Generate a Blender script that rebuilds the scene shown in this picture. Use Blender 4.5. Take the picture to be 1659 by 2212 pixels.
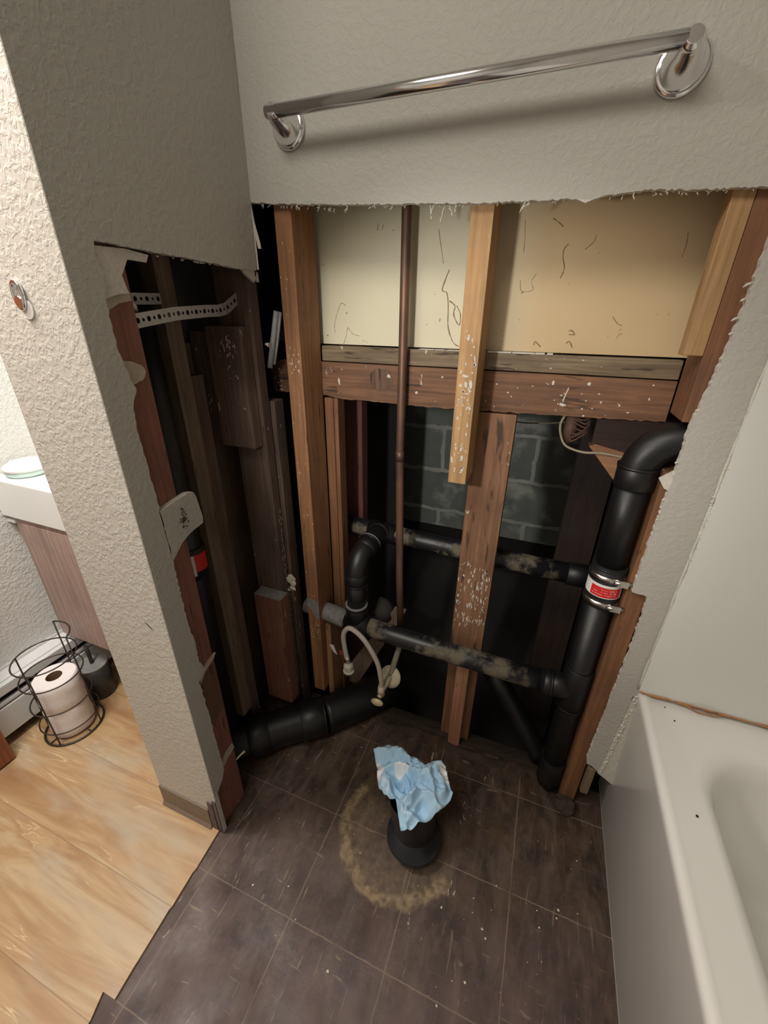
import bpy, bmesh, math, random
from mathutils import Vector, Matrix, noise as mn
for o in list(bpy.data.objects): bpy.data.objects.remove(o)
S = bpy.context.scene; COL = S.collection
# ---------------------------------------------------------------- camera
yaw, pitch, roll = 0.3646, 0.4492, 0.0136
F = Vector((-math.sin(yaw)*math.cos(pitch), math.cos(yaw)*math.cos(pitch), -math.sin(pitch)))
R = Vector((math.cos(yaw), math.sin(yaw), 0)); U = R.cross(F)
R2 = R*math.cos(roll)+U*math.sin(roll); U2 = U*math.cos(roll)-R*math.sin(roll)
cd = bpy.data.cameras.new('camera'); cam = bpy.data.objects.new('camera', cd); COL.objects.link(cam)
m = Matrix((R2, U2, -F)).transposed().to_4x4(); m.translation = Vector((0.5906, -0.8073, 1.2215))
cam.matrix_world = m; cd.sensor_fit = 'HORIZONTAL'; cd.sensor_width = 36; cd.lens = 883.22/1659*36
cd.clip_start = 0.02; S.camera = cam
# ---------------------------------------------------------------- light and exposure
W = bpy.data.worlds.new('world'); S.world = W; W.use_nodes = True
W.node_tree.nodes['Background'].inputs[0].default_value = (1, .97, .92, 1)
W.node_tree.nodes['Background'].inputs[1].default_value = 0.02
def light(name, kind, loc, aim, power, size, col, **k):
    d = bpy.data.lights.new(name, kind); d.energy = power; d.color = col
    if kind == 'AREA': d.shape = 'DISK'; d.size = size
    else: d.shadow_soft_size = size
    for a, b in k.items(): setattr(d, a, b)
    o = bpy.data.objects.new(name, d); COL.objects.link(o); o.location = loc
    o.rotation_euler = (Vector(aim)-Vector(loc)).to_track_quat('-Z', 'Y').to_euler()
    return o
light('vanity_light', 'AREA', (-.46, -.60, 2.0), (-.46, -.60, 0), 20, .30, (1, .955, .89))
light('ceiling_light', 'AREA', (.08, -1.2, 2.38), (.36, -.6, 0), 19.5, .85, (1, .93, .83))
light('hand_torch', 'SPOT', (.24, -.78, 1.22), (.42, .1, .96), 18, .03, (1, .97, .92), spot_size=math.radians(68), spot_blend=.7)
S.view_settings.view_transform = 'Standard'; S.view_settings.look = 'None'
S.view_settings.gamma = 1; S.view_settings.use_curve_mapping = False; S.view_settings.exposure = 0.0

# ---------------------------------------------------------------- material helpers
class N:
    def __init__(s, name):
        s.m = bpy.data.materials.new(name); s.m.use_nodes = True
        s.t = s.m.node_tree; s.b = s.t.nodes['Principled BSDF']; s.co = s.t.nodes.new('ShaderNodeTexCoord').outputs['Object']
    def link(s, a, b):
        if hasattr(a, 'links'): s.t.links.new(a, b)
        else: b.default_value = a
    def mapv(s, scale=(1, 1, 1), rot=(0, 0, 0), loc=(0, 0, 0), v=None):
        n = s.t.nodes.new('ShaderNodeMapping'); n.inputs['Scale'].default_value = scale
        n.inputs['Rotation'].default_value = rot; n.inputs['Location'].default_value = loc
        s.t.links.new(v or s.co, n.inputs['Vector']); return n.outputs[0]
    def mixv(s):
        nz = s.t.nodes.new('ShaderNodeTexNoise'); nz.inputs['Scale'].default_value = 14; nz.inputs['Detail'].default_value = 4
        s.t.links.new(s.co, nz.inputs['Vector']); a = s.t.nodes.new('ShaderNodeVectorMath'); a.operation = 'MULTIPLY_ADD'
        s.t.links.new(nz.outputs['Color'], a.inputs[0]); a.inputs[1].default_value = (.03, .03, .03); s.t.links.new(s.co, a.inputs[2]); return a.outputs[0]
    def noise(s, sc, det=3, v=None, dist=0, rough=.5):
        n = s.t.nodes.new('ShaderNodeTexNoise'); n.inputs['Scale'].default_value = sc
        n.inputs['Detail'].default_value = det; n.inputs['Distortion'].default_value = dist; n.inputs['Roughness'].default_value = rough
        s.t.links.new(v or s.co, n.inputs['Vector']); return n.outputs[0]
    def vor(s, sc, v=None, feat='F1'):
        n = s.t.nodes.new('ShaderNodeTexVoronoi'); n.inputs['Scale'].default_value = sc; n.feature = feat
        s.t.links.new(v or s.co, n.inputs['Vector']); return n.outputs['Distance']
    def ramp(s, f, stops, const=False):
        n = s.t.nodes.new('ShaderNodeValToRGB'); s.t.links.new(f, n.inputs[0]); r = n.color_ramp
        if const: r.interpolation = 'CONSTANT'
        while len(r.elements) < len(stops): r.elements.new(.5)
        for e, (p, c) in zip(r.elements, stops):
            e.position = p; e.color = (c, c, c, 1) if isinstance(c, (int, float)) else (*c, 1)
        return n.outputs[0]
    def mix(s, f, a, b, mode='MIX'):
        n = s.t.nodes.new('ShaderNodeMix'); n.data_type = 'RGBA'; n.blend_type = mode
        s.link(f, n.inputs[0])
        for x, i in ((a, 6), (b, 7)):
            if hasattr(x, 'links'): s.t.links.new(x, n.inputs[i])
            else: n.inputs[i].default_value = (*x, 1)
        return n.outputs[2]
    def math(s, op, a, b=0., c=0.):
        n = s.t.nodes.new('ShaderNodeMath'); n.operation = op
        s.link(a, n.inputs[0]); s.link(b, n.inputs[1]); s.link(c, n.inputs[2]); return n.outputs[0]
    def sep(s, v=None):
        n = s.t.nodes.new('ShaderNodeSeparateXYZ'); s.t.links.new(v or s.co, n.inputs[0]); return n.outputs
    def out(s, col=None, rough=None, metal=None, bump=None, bs=.3, bd=.01):
        if col is not None:
            if hasattr(col, 'links'): s.t.links.new(col, s.b.inputs['Base Color'])
            else: s.b.inputs['Base Color'].default_value = (*col, 1)
        if rough is not None: s.link(rough, s.b.inputs['Roughness'])
        if metal is not None: s.b.inputs['Metallic'].default_value = metal
        if bump is not None:
            n = s.t.nodes.new('ShaderNodeBump'); n.inputs['Strength'].default_value = bs; n.inputs['Distance'].default_value = bd
            s.t.links.new(bump, n.inputs['Height']); s.t.links.new(n.outputs[0], s.b.inputs['Normal'])
        return s.m
def plain(name, col, rough=.5, metal=0., var=.15, sc=30, bs=.1):
    n = N(name); f = n.noise(sc, 4)
    c = n.mix(f, tuple(x*(1-var) for x in col), tuple(min(1, x*(1+var)) for x in col))
    return n.out(c, rough, metal, n.noise(sc*4, 3), bs, .002)
def paint(name, col, sc=90, bs=.35, bd=.003, rough=.6):
    n = N(name); a = n.noise(sc, 3, dist=.6, rough=.55); b = n.ramp(a, [(.42, 0), (.62, 1)])
    c = n.mix(n.noise(3, 2), tuple(x*.96 for x in col), col)
    return n.out(c, rough, 0, b, bs, bd)
def wood(name, c1, c2, dark=(.03, .015, .01), axis=2, sc=1, rough=.7, flecks=.0, streak=.66, stain=0., bs=.25):
    n = N(name); s = [38*sc]*3; s[axis] = 2.2*sc; g = n.noise(1.6, 6, n.mapv(tuple(s)), 1.2, .6)
    c = n.mix(n.ramp(g, [(.3, 0), (.7, 1)]), tuple(x*1.08 for x in c1), tuple(x*.9 for x in c2))
    s3 = [170*sc]*3; s3[axis] = 6*sc
    c = n.mix(n.ramp(n.noise(1., 4, n.mapv(tuple(s3), loc=(2, 3, 8)), .4), [(.42, 0), (.75, .7)]), c, tuple(x*.55 for x in c2))
    c = n.mix(n.ramp(n.noise(9, 6, n.mapv(loc=(4, 4, 4)), rough=.7), [(.48, 0), (.75, .55)]), c, tuple((x+y)*.5 for x, y in zip(c2, (.06, .045, .035))))
    s2 = [90*sc]*3; s2[axis] = 14*sc
    c = n.mix(n.ramp(n.noise(1., 2, n.mapv(tuple(s2), loc=(3, 7, 1))), [(streak, 0), (streak+.08, .8)]), c, dark)
    if stain: c = n.mix(n.ramp(n.noise(5, 5, n.mapv(loc=(5, 2, 9))), [(.5, 0), (.68, stain)]), c, tuple(x*1.3 for x in dark))
    if flecks:
        w = n.ramp(n.noise(34, 5, n.mapv((1, 1, .5), loc=(1, 5, 3)), 1), [(.72-flecks*.1, 0), (.75-flecks*.1, .8)]); c = n.mix(w, c, (.62, .55, .45))
    return n.out(c, rough, 0, g, bs, .002)

M = {}
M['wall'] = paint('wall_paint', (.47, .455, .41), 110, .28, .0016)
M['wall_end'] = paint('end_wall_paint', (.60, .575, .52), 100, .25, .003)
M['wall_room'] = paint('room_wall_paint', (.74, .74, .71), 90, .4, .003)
M['gyp'] = plain('gypsum_edge', (.62, .58, .52), .9, 0, .25, 200, .6)
M['paper'] = plain('torn_paper', (.45, .38, .30), .9, 0, .25, 60, .3)
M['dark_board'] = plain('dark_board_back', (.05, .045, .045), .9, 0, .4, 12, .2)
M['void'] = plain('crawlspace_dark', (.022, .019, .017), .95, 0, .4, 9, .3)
M['stud_red'] = wood('stud_red', (.34, .165, .072), (.25, .112, .048), flecks=.1, stain=.12)
M['stud_purple'] = wood('stud_purple', (.27, .115, .08), (.21, .085, .06), flecks=.1)
M['stud_brown'] = wood('stud_brown', (.25, .115, .05), (.18, .075, .032), flecks=.12, stain=.25)
M['stud_tan'] = wood('stud_tan', (.34, .19, .095), (.27, .14, .065), flecks=.1)
M['stud_light'] = wood('stud_light', (.50, .30, .135), (.42, .24, .10), flecks=.42, streak=.74)
M['cripple'] = wood('stud_weathered', (.30, .155, .08), (.19, .09, .045), sc=.8, streak=.60, flecks=.2, stain=.25)
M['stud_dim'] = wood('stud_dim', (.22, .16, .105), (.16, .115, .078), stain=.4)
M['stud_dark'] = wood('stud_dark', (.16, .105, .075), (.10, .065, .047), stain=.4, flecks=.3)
M['beam'] = wood('beam_wood', (.24, .115, .055), (.14, .065, .033), axis=0, streak=.62, flecks=.3, stain=.5)
M['plate'] = wood('plate_wood', (.26, .20, .12), (.15, .10, .055), axis=0, streak=.6, flecks=.3, stain=.6)
M['abs'] = plain('black_pipe_plastic', (.0065, .0065, .007), .45, 0, .35, 14, .15)
n = N('dirty_black_pipe'); f = n.ramp(n.noise(16, 6, rough=.65), [(.5, 0), (.62, 1)])
M['abs_dirty'] = n.out(n.mix(f, (.012, .012, .014), (.15, .125, .085)), n.ramp(f, [(0, .4), (1, .9)]), 0, n.noise(60, 3), .2, .002)
n = N('copper'); f = n.ramp(n.noise(9, 5, n.mapv((3, 3, 1))), [(.4, 0), (.65, 1)])
M['copper'] = n.out(n.mix(f, (.20, .115, .075), (.085, .055, .042)), .5, .55)
M['chrome'] = plain('chrome', (.86, .86, .88), .16, 1, .03, 10, 0)
M['chrome_dull'] = plain('brushed_steel', (.62, .60, .56), .28, 1, .25, 30, .1)
M['hose'] = plain('braided_hose', (.62, .57, .50), .45, .3, .3, 700, .6)
M['brassy'] = plain('limescaled_brass', (.55, .48, .34), .6, .1, .35, 80, .4)
M['tub'] = plain('tub_enamel', (.76, .75, .71), .22, 0, .03, 4, 0)
M['surround'] = plain('surround_acrylic', (.72, .73, .69), .35, 0, .03, 4, .0)
M['caulk'] = plain('old_caulk', (.60, .58, .51), .7, 0, .3, 90, .5)
M['caulk_tan'] = plain('tan_caulk', (.42, .20, .08), .7, 0, .4, 70, .4)
M['white'] = plain('white_ceramic', (.88, .88, .86), .25, 0, .02, 5, 0)
M['heater'] = plain('heater_enamel', (.72, .73, .73), .35, 0, .04, 6, 0)
M['blackslot'] = plain('black_slot', (.01, .01, .012), .7)
M['roll'] = plain('toilet_paper', (.86, .80, .79), .95, 0, .04, 30, .3)
M['cardboard'] = plain('cardboard', (.22, .12, .07), .9)
M['wire'] = plain('bronze_wire', (.07, .055, .045), .45, .6)
M['bin'] = plain('black_canister', (.035, .032, .032), .4)
M['teal'] = plain('pale_teal', (.62, .78, .74), .4)
M['redwood'] = wood('red_brown_door', (.30, .10, .04), (.22, .065, .025), streak=.8, rough=.4)
M['label_white'] = plain('label_white', (.75, .74, .72), .5)
M['label_red'] = plain('label_red', (.62, .02, .02), .5)
M['rust'] = plain('rusty_clamp', (.45, .36, .24), .35, .8, .4, 60, .2)
M['rubber'] = plain('rubber_sleeve', (.012, .012, .013), .5)
M['base'] = plain('vinyl_cove_base', (.20, .155, .115), .5, 0, .1, 8, .05)
M['strap'] = plain('galvanised_strap', (.40, .41, .42), .45, .5, .2, 40, .1)
M['greypl'] = plain('grey_plastic', (.30, .30, .29), .45, 0, .25, 30, .2)
M['spray'] = plain('grey_overspray', (.21, .215, .205), .8, 0, .5, 60, .4)
M['foam'] = plain('cream_scrap', (.60, .55, .43), .9, 0, .3, 90, .5)
M['root'] = plain('dark_root', (.27, .19, .10), .9)
M['cable'] = plain('beige_cable', (.42, .36, .24), .6)
M['purple'] = plain('purple_strip', (.11, .075, .08), .6, 0, .3, 40, .2)
# cream wall board with its pencil-thin root marks and specks
n = N('cream_panel'); z = n.noise(3.5, 2)
c = n.mix(z, (.66, .56, .36), (.60, .50, .31))
x = n.sep()
c = n.mix(n.ramp(x[0], [(.40, 0), (.55, 1)]), n.mix(z, (.68, .63, .46), (.61, .56, .40)), n.mix(z, (.58, .43, .24), (.50, .36, .19)))
w = n.noise(7, 4, n.mapv((1, 1, .45), loc=(.3, 0, 2.1)), 1.5)
ln = n.ramp(n.math('ABSOLUTE', n.math('SUBTRACT', w, .5)), [(0, 1), (.006, 0)])
gate = n.ramp(n.noise(9, 2, n.mapv(loc=(7.7, 3, 1.3))), [(.60, 0), (.63, 1)])
c = n.mix(n.ramp(n.noise(75, 2, n.mapv(loc=(1, 1, 1))), [(.745, 0), (.77, .8)]), c, (.20, .13, .06))
M['cream'] = n.out(c, .6, 0, n.noise(20, 2), .05, .003)
# concrete block wall
n = N('concrete_block'); b = n.t.nodes.new('ShaderNodeTexBrick')
b.offset = .5; b.inputs['Scale'].default_value = 1; b.inputs['Mortar Size'].default_value = .013
b.inputs['Mortar Smooth'].default_value = .8
b.inputs['Brick Width'].default_value = .406; b.inputs['Row Height'].default_value = .2035
n.t.links.new(n.mapv((1, 1, 1), (math.radians(-90), 0, 0), (.201, .035, 0), n.mixv()), b.inputs['Vector'])
wob = n.noise(22, 3)
mask = n.ramp(b.outputs['Fac'], [(.2, 0), (.6, 1)])
g = n.mix(n.noise(18, 5), (.20, .225, .205), (.33, .36, .325))
pat = n.ramp(n.noise(7, 5), [(.55, 0), (.66, .8)]); mask = n.math('MULTIPLY', mask, n.ramp(n.noise(4, 3), [(.35, .35), (.6, 1)]))
c = n.mix(n.math('MAXIMUM', mask, pat), g, (.68, .69, .62))
M['block'] = n.out(c, .95, 0, n.math('ADD', n.noise(60, 4), mask), .4, .004)
# dirt
n = N('dirt'); c = n.mix(n.noise(14, 6), (.022, .015, .010), (.065, .043, .028))
M['dirt'] = n.out(c, .95, 0, n.noise(30, 6), .8, .02)
# old 9 inch floor tile
n = N('old_floor_tile'); X = n.sep()
def joint(v, off, wd):
    f = n.math('FRACT', n.math('ADD', n.math('DIVIDE', n.math('SUBTRACT', v, off), .2286), 40.5))
    d = n.math('ABSOLUTE', n.math('SUBTRACT', f, .5)); return n.ramp(d, [(0, .75), (wd*.5, .5), (wd, 0)])
wv = n.math('MULTIPLY', n.math('SUBTRACT', n.noise(40, 3), .5), .004)
jm = n.math('MAXIMUM', joint(n.math('ADD', X[0], wv), .251, .006), joint(n.math('ADD', X[1], wv), -.478, .006))
jm = n.math('MULTIPLY', jm, n.ramp(n.noise(12, 3), [(.30, .2), (.5, 1)]))
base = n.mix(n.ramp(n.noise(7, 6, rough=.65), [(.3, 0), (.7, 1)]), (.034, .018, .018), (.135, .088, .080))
grime_shade = n.ramp(n.math('ADD', X[1], n.math('MULTIPLY', n.noise(5, 4), .35)), [(.0, 0), (.12, .6), (.3, 1)])
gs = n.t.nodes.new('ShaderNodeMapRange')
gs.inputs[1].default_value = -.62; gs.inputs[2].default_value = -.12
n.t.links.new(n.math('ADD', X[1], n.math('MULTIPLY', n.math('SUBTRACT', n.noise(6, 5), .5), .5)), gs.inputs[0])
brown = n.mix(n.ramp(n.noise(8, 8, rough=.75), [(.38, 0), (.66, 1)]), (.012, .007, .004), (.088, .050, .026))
c = n.mix(gs.outputs[0], base, brown)  # brown dirt toward the back, painted darker still for blocked overhead light
sA = n.ramp(n.noise(1, 3, n.mapv((100, 14, 1), (0, 0, .25)), .5), [(.655, 0), (.71, .75)])
sB = n.ramp(n.noise(1, 3, n.mapv((14, 90, 1), (0, 0, -.1), (4, 5, 0)), .5), [(.675, 0), (.72, .9)])
sc_ = n.ramp(n.noise(1, 5, n.mapv((26, 7, 1), (0, 0, .35), (9, 2, 0)), .8, .7), [(.45, 0), (.72, .55)])
c = n.mix(sc_, c, n.mix(n.noise(30, 2), (.20, .145, .115), (.11, .075, .058)))
hx = n.ramp(X[0], [(0, 1), (.45, .5), (1, .4)])
c = n.mix(n.math('MULTIPLY', n.math('MAXIMUM', sA, sB), hx), c, (.26, .20, .13))
c = n.mix(n.math('MULTIPLY', n.ramp(n.noise(9, 6, n.mapv(loc=(3, 3, 0)), rough=.7), [(.50, 0), (.72, .5)]), n.ramp(X[0], [(0, 1), (.3, .5), (.6, .2)])), c, (.22, .17, .145))
c = n.mix(jm, c, (.27, .195, .135))
dx = n.math('SUBTRACT', X[0], .425); dy = n.math('SUBTRACT', X[1], -.225)
rr = n.math('SQRT', n.math('ADD', n.math('MULTIPLY', dx, dx), n.math('MULTIPLY', dy, dy)))
rr = n.math('ADD', rr, n.math('MULTIPLY', n.math('SUBTRACT', n.noise(22, 4), .5), .035))
ring = n.ramp(rr, [(.0, 0), (.070, .2), (.10, .30), (.128, .32), (.138, 1), (.155, .95), (.163, 0)])
rcol = n.mix(n.ramp(n.noise(60, 4), [(.35, 0), (.65, 1)]), (.12, .08, .045), (.34, .25, .14))
sidem = n.ramp(n.math('ADD', dx, n.math('MULTIPLY', dy, 2.0)), [(0, 1), (.04, .25), (.1, .1)])
c = n.mix(n.math('MULTIPLY', n.math('MULTIPLY', ring, sidem), .8), c, rcol)
wm = n.ramp(n.noise(1, 5, n.mapv((45, 17, 1), (0, 0, .5), (1, 8, 0)), 1.2, .65), [(.665, 0), (.69, .85)])
c = n.mix(n.math('MULTIPLY', wm, n.ramp(n.noise(3.4, 2, n.mapv(loc=(6, 1, 0))), [(.46, 0), (.55, 1)])), c, (.42, .35, .25))
c = n.mix(n.ramp(n.vor(46, feat='F1'), [(0, .7), (.045, 0)]), c, (.34, .29, .24))
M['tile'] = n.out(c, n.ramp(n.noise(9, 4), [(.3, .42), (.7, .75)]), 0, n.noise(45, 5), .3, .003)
# vinyl planks with wood figure
n = N('vinyl_plank'); X = n.sep()
pl = n.math('FLOOR', n.math('DIVIDE', n.math('ADD', X[1], 5.0), .185))
cb = n.t.nodes.new('ShaderNodeCombineXYZ'); n.t.links.new(n.math('MULTIPLY', pl, 3.7), cb.inputs[2])
ad = n.t.nodes.new('ShaderNodeVectorMath'); n.t.links.new(n.mapv((1.5, 11, 1), (0, 0, .16)), ad.inputs[0]); n.t.links.new(cb.outputs[0], ad.inputs[1])
g = n.noise(1, 5, ad.outputs[0], 1.0, .5)
c = n.ramp(g, [(.25, (.28, .145, .06)), (.40, (.42, .25, .12)), (.50, (.53, .36, .195)), (.58, (.45, .28, .14)), (.66, (.57, .42, .245)), (.80, (.43, .355, .265))])
vein = n.math('MULTIPLY', n.ramp(n.math('ABSOLUTE', n.math('SUBTRACT', g, .535)), [(0, .8), (.006, 0)]), n.ramp(n.noise(5, 2), [(.48, 0), (.56, 1)]))
c = n.mix(vein, c, (.80, .62, .38))
c = n.mix(n.ramp(n.noise(1, 5, n.mapv((6, 70, 1), (0, 0, .12)), .6, .6), [(.45, 0), (.75, .45)]), c, (.30, .17, .085))
gy = n.ramp(n.noise(4, 3, n.mapv((1, 2.4, 1), loc=(4, 0, 0))), [(.5, 0), (.68, .55)])
c = n.mix(gy, c, (.50, .45, .36))
jf = n.math('FRACT', n.math('DIVIDE', n.math('ADD', X[1], 5.0), .185)); jl = n.ramp(jf, [(0, .6), (.008, 0), (.99, 0), (1, .6)])
c = n.mix(jl, c, (.20, .12, .06))
M['vinyl'] = n.out(c, .42, 0, g, .05, .001)
# pinkish cabinet laminate
M['cab'] = wood('pink_oak_laminate', (.50, .36, .31), (.43, .29, .25), dark=(.30, .19, .16), streak=.68, rough=.5, sc=.6, bs=.03)
# crumpled cloth: blue face, white backing
n = N('blue_cloth'); c = n.mix(n.noise(14, 3), (.33, .56, .78), (.47, .68, .84))
geo = n.t.nodes.new('ShaderNodeNewGeometry')
at = n.t.nodes.new('ShaderNodeAttribute'); at.attribute_name = 'backing'
c = n.mix(at.outputs['Fac'], c, (.85, .87, .87))
M['cloth'] = n.out(c, .75, 0, n.noise(260, 2), .25, .001)
n.b.inputs['Subsurface Weight'].default_value = 0.0

# ---------------------------------------------------------------- mesh helpers
class MB:
    def __init__(s): s.bm = bmesh.new()
    def box(s, x0, x1, y0, y1, z0, z1, bev=.0, wob=.0, mi=0):
        r = bmesh.ops.create_cube(s.bm, size=1); vs = r['verts']
        for v in vs: v.co = Vector(((x0+x1)/2+v.co.x*(x1-x0), (y0+y1)/2+v.co.y*(y1-y0), (z0+z1)/2+v.co.z*(z1-z0)))
        fs = {f for v in vs for f in v.link_faces}
        for f in fs: f.material_index = mi
        if bev:
            es = list({e for v in vs for e in v.link_edges})
            bmesh.ops.bevel(s.bm, geom=es, offset=bev, segments=2, affect='EDGES', profile=.6)
        return s
    def tube(s, pts, r, seg=20, caps=True, mi=0, smooth=True):
        pts = [Vector(p) for p in pts]; n = len(pts)
        rs = r if isinstance(r, (list, tuple)) else [r]*n
        rings = []; t0 = (pts[1]-pts[0]).normalized()
        up = Vector((0, 0, 1)) if abs(t0.z) < .9 else Vector((1, 0, 0))
        a = t0.cross(up).normalized()
        for i in range(n):
            t = ((pts[min(i+1, n-1)]-pts[i]).normalized()+(pts[i]-pts[max(i-1, 0)]).normalized()).normalized()
            if t.length < .5: t = t0
            a = (a-t*a.dot(t)).normalized(); b = t.cross(a)
            rings.append([s.bm.verts.new(pts[i]+(a*math.cos(k*math.tau/seg)+b*math.sin(k*math.tau/seg))*rs[i]) for k in range(seg)])
        for i in range(n-1):
            for k in range(seg):
                f = s.bm.faces.new((rings[i][k], rings[i][(k+1) % seg], rings[i+1][(k+1) % seg], rings[i+1][k])); f.smooth = smooth; f.material_index = mi
        if caps:
            s.bm.faces.new(rings[0][::-1]).material_index = mi; s.bm.faces.new(rings[-1]).material_index = mi
        return s
    def poly(s, pts, ext, mi=0, side=None):
        vs = [s.bm.verts.new(Vector(p)) for p in pts]; f = s.bm.faces.new(vs); e = Vector(ext)
        r = bmesh.ops.extrude_face_region(s.bm, geom=[f]); nv = [g for g in r['geom'] if isinstance(g, bmesh.types.BMVert)]
        for v in nv: v.co += e
        fs = {g for v in vs+nv for g in v.link_faces}
        for g in fs:
            cap = all(v in vs for v in g.verts) or all(v in nv for v in g.verts)
            g.material_index = mi if cap or side is None else side
        big = [g for g in fs if len(g.verts) > 4]
        bmesh.ops.triangulate(s.bm, faces=big)
        return s
    def strip(s, a, b, smooth=True):
        pass
    def build(s, name, mat, parent=None, loc=None, recalc=True):
        if recalc: bmesh.ops.recalc_face_normals(s.bm, faces=s.bm.faces)
        me = bpy.data.meshes.new(name); o = bpy.data.objects.new(name, me)
        for mm in (mat if isinstance(mat, (list, tuple)) else [mat]): me.materials.append(mm)
        org = Vector((0, 0, 0))
        if parent is not None: org = ORG[parent.name]
        elif loc is not None: org = Vector(loc)
        for v in s.bm.verts: v.co -= org
        s.bm.to_mesh(me); s.bm.free(); COL.objects.link(o)
        if parent is not None: o.parent = parent; ORG[o.name] = org
        else: o.location = org; ORG[o.name] = org
        return o
ORG = {}
def tag(o, label, cat, group=None, kind=None):
    o['label'] = label; o['category'] = cat
    if group: o['group'] = group
    if kind: o['kind'] = kind
    return o
def struct(o, label=None):
    o['kind'] = 'structure'
    if label: o['label'] = label
    return o
def thing(name, loc, label, cat, group=None):
    o = bpy.data.objects.new(name, None); COL.objects.link(o); o.location = loc; o.empty_display_size = .02
    ORG[o.name] = Vector(loc); return tag(o, label, cat, group)
def sm(o):
    for p in o.data.polygons: p.use_smooth = True
    return o
def spl(pts, k=8):
    P = [Vector(p) for p in pts]; out = []
    for i in range(len(P)-1):
        p0, p1, p2, p3 = P[max(i-1, 0)], P[i], P[i+1], P[min(i+2, len(P)-1)]
        for j in range(k):
            t = j/k; out.append(.5*((2*p1)+(p2-p0)*t+(2*p0-5*p1+4*p2-p3)*t*t+(3*p1-p0-3*p2+p3)*t*t*t))
    return out+[P[-1]]
rnd = random.Random(4)
def fleck(mb, x, y, z, rx, rz, dep=.0008):
    k = rnd.randint(5, 8); a0 = rnd.random()*6.28; tl = (rnd.random()-.5)*1.0
    P = []
    for i in range(k):
        a = a0+i*math.tau/k; q = .45+rnd.random()*.75; dx, dz = math.cos(a)*rx*q, math.sin(a)*rz*q
        P.append((x+dx+dz*tl*.4, y, z+dz))
    mb.poly(P, (0, dep, 0))
def jag(pts, step=.006, amp=.0016):
    out = []
    for i in range(len(pts)-1):
        a, b = Vector(pts[i]), Vector(pts[i+1]); L = (b-a).length; k = max(1, int(L/step)); nn = Vector((-(b-a).y, (b-a).x))/max(L, 1e-6)
        for j in range(k):
            d = 0 if j == 0 else (rnd.random()-.5)*2*amp
            out.append(a+(b-a)*(j/k)+nn*d)
    return out+[Vector(pts[-1])]

# ================================================================ ROOM SHELL
T = .0127
# --- back wall drywall with torn opening
top_edge = jag([(-.0125, 1.414), (0.002, 1.413), (.06, 1.407), (.18, 1.399), (.309, 1.392), (.45, 1.385), (.574, 1.382), (.595, 1.378), (.618, 1.382), (.677, 1.386), (.74, 1.382), (.84, 1.379)], .004, .0012)
right_edge = jag([(.839, 1.314), (.838, 1.25), (.836, 1.202), (.829, 1.12), (.821, 1.06), (.822, .99), (.821, .926), (.819, .80), (.818, .726), (.832, .724), (.846, .722), (.849, .69), (.850, .62), (.849, .557), (.847, .448), (.845, .33), (.842, .212)], .005, .0014)
bottom = jag([(.845, .197), (.860, .192), (.874, .178)], .004, .002)
surr_e = jag([(.8755, .20), (.881, .33), (.886, .46)], .006, .0012)
o2 = [(-.0125, 2.44), (1.70, 2.44), (1.70, .46)] + [tuple(v) for v in reversed(surr_e)] + [tuple(v) for v in reversed(bottom)] + [tuple(v) for v in reversed(right_edge)] + [tuple(v) for v in reversed(top_edge)]
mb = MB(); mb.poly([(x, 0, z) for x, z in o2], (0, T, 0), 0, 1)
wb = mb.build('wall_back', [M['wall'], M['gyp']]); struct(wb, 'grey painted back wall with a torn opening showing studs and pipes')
# torn paper fringe along the upper cut and right cut
mb = MB()
for (x, z, l, s) in [(.356, 1.388, .022, .004), (.362, 1.389, .016, -.003), (.382, 1.388, .027, -.006), (.39, 1.388, .018, .005), (.401, 1.387, .012, .0), (.513, 1.384, .015, -.010), (.518, 1.384, .012, -.012), (.10, 1.404, .008, .006), (.15, 1.402, .006, -.006), (.20, 1.398, .009, .004), (.255, 1.395, .006, .003), (.29, 1.392, .007, -.004), (.66, 1.385, .010, .002), (.70, 1.385, .006, .004)]:
    p = [(x, .005, z+.002)]
    for k in range(1, 6): p.append((x+s*k/5+(rnd.random()-.5)*.003, .004-(rnd.random())*.004, z-l*k/5))
    mb.tube(p, [.0011, .0009, .0012, .0008, .0013, .0006], 6)
for k in range(60):
    x = .02+rnd.random()*.8; z = 1.41-.03*min(1, x/.5) if x < .5 else 1.381
    z = 1.411-.034*x/.35 if x < .2 else (1.397-.015*(x-.2)/.37 if x < .57 else 1.382)
    l = .002+rnd.random()*.005; mb.tube([(x, .004+rnd.random()*.005, z+.001), (x+(rnd.random()-.5)*.004, .003, z-l*.6), (x+(rnd.random()-.5)*.006, .002, z-l)], [.0009, .0007, .0004], 5)
for z, l, x in [(1.27, .022, .838), (1.25, .014, .837), (1.225, .018, .836), (1.205, .012, .836), (1.09, .010, .826), (1.0, .007, .821), (.93, .009, .821), (.915, .008, .821), (.905, .006, .821), (.89, .007, .821)]:
    mb.tube([(x+.002, .006, z), (x-l*.25, .004, z-.003), (x-l*.45, .003, z-l*.3)], [.002, .0022, .0006], 6)
mb.build('torn_paper', M['gyp'], wb)['kind'] = 'stuff'
mb = MB()   # loose drywall chip at the right cut and flap over the upper cut
mb.poly([(.573, .002, 1.386), (.585, .000, 1.381), (.597, -.001, 1.3755), (.607, .000, 1.379), (.625, .002, 1.385)], (0, .004, 0))
mb.poly([(.803, .006, .965), (.813, .004, .975), (.824, .004, .985), (.824, .004, .945), (.815, .005, .948)], (0, .005, 0))
mb.build('gypsum_flap', M['gyp'], wb)
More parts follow.
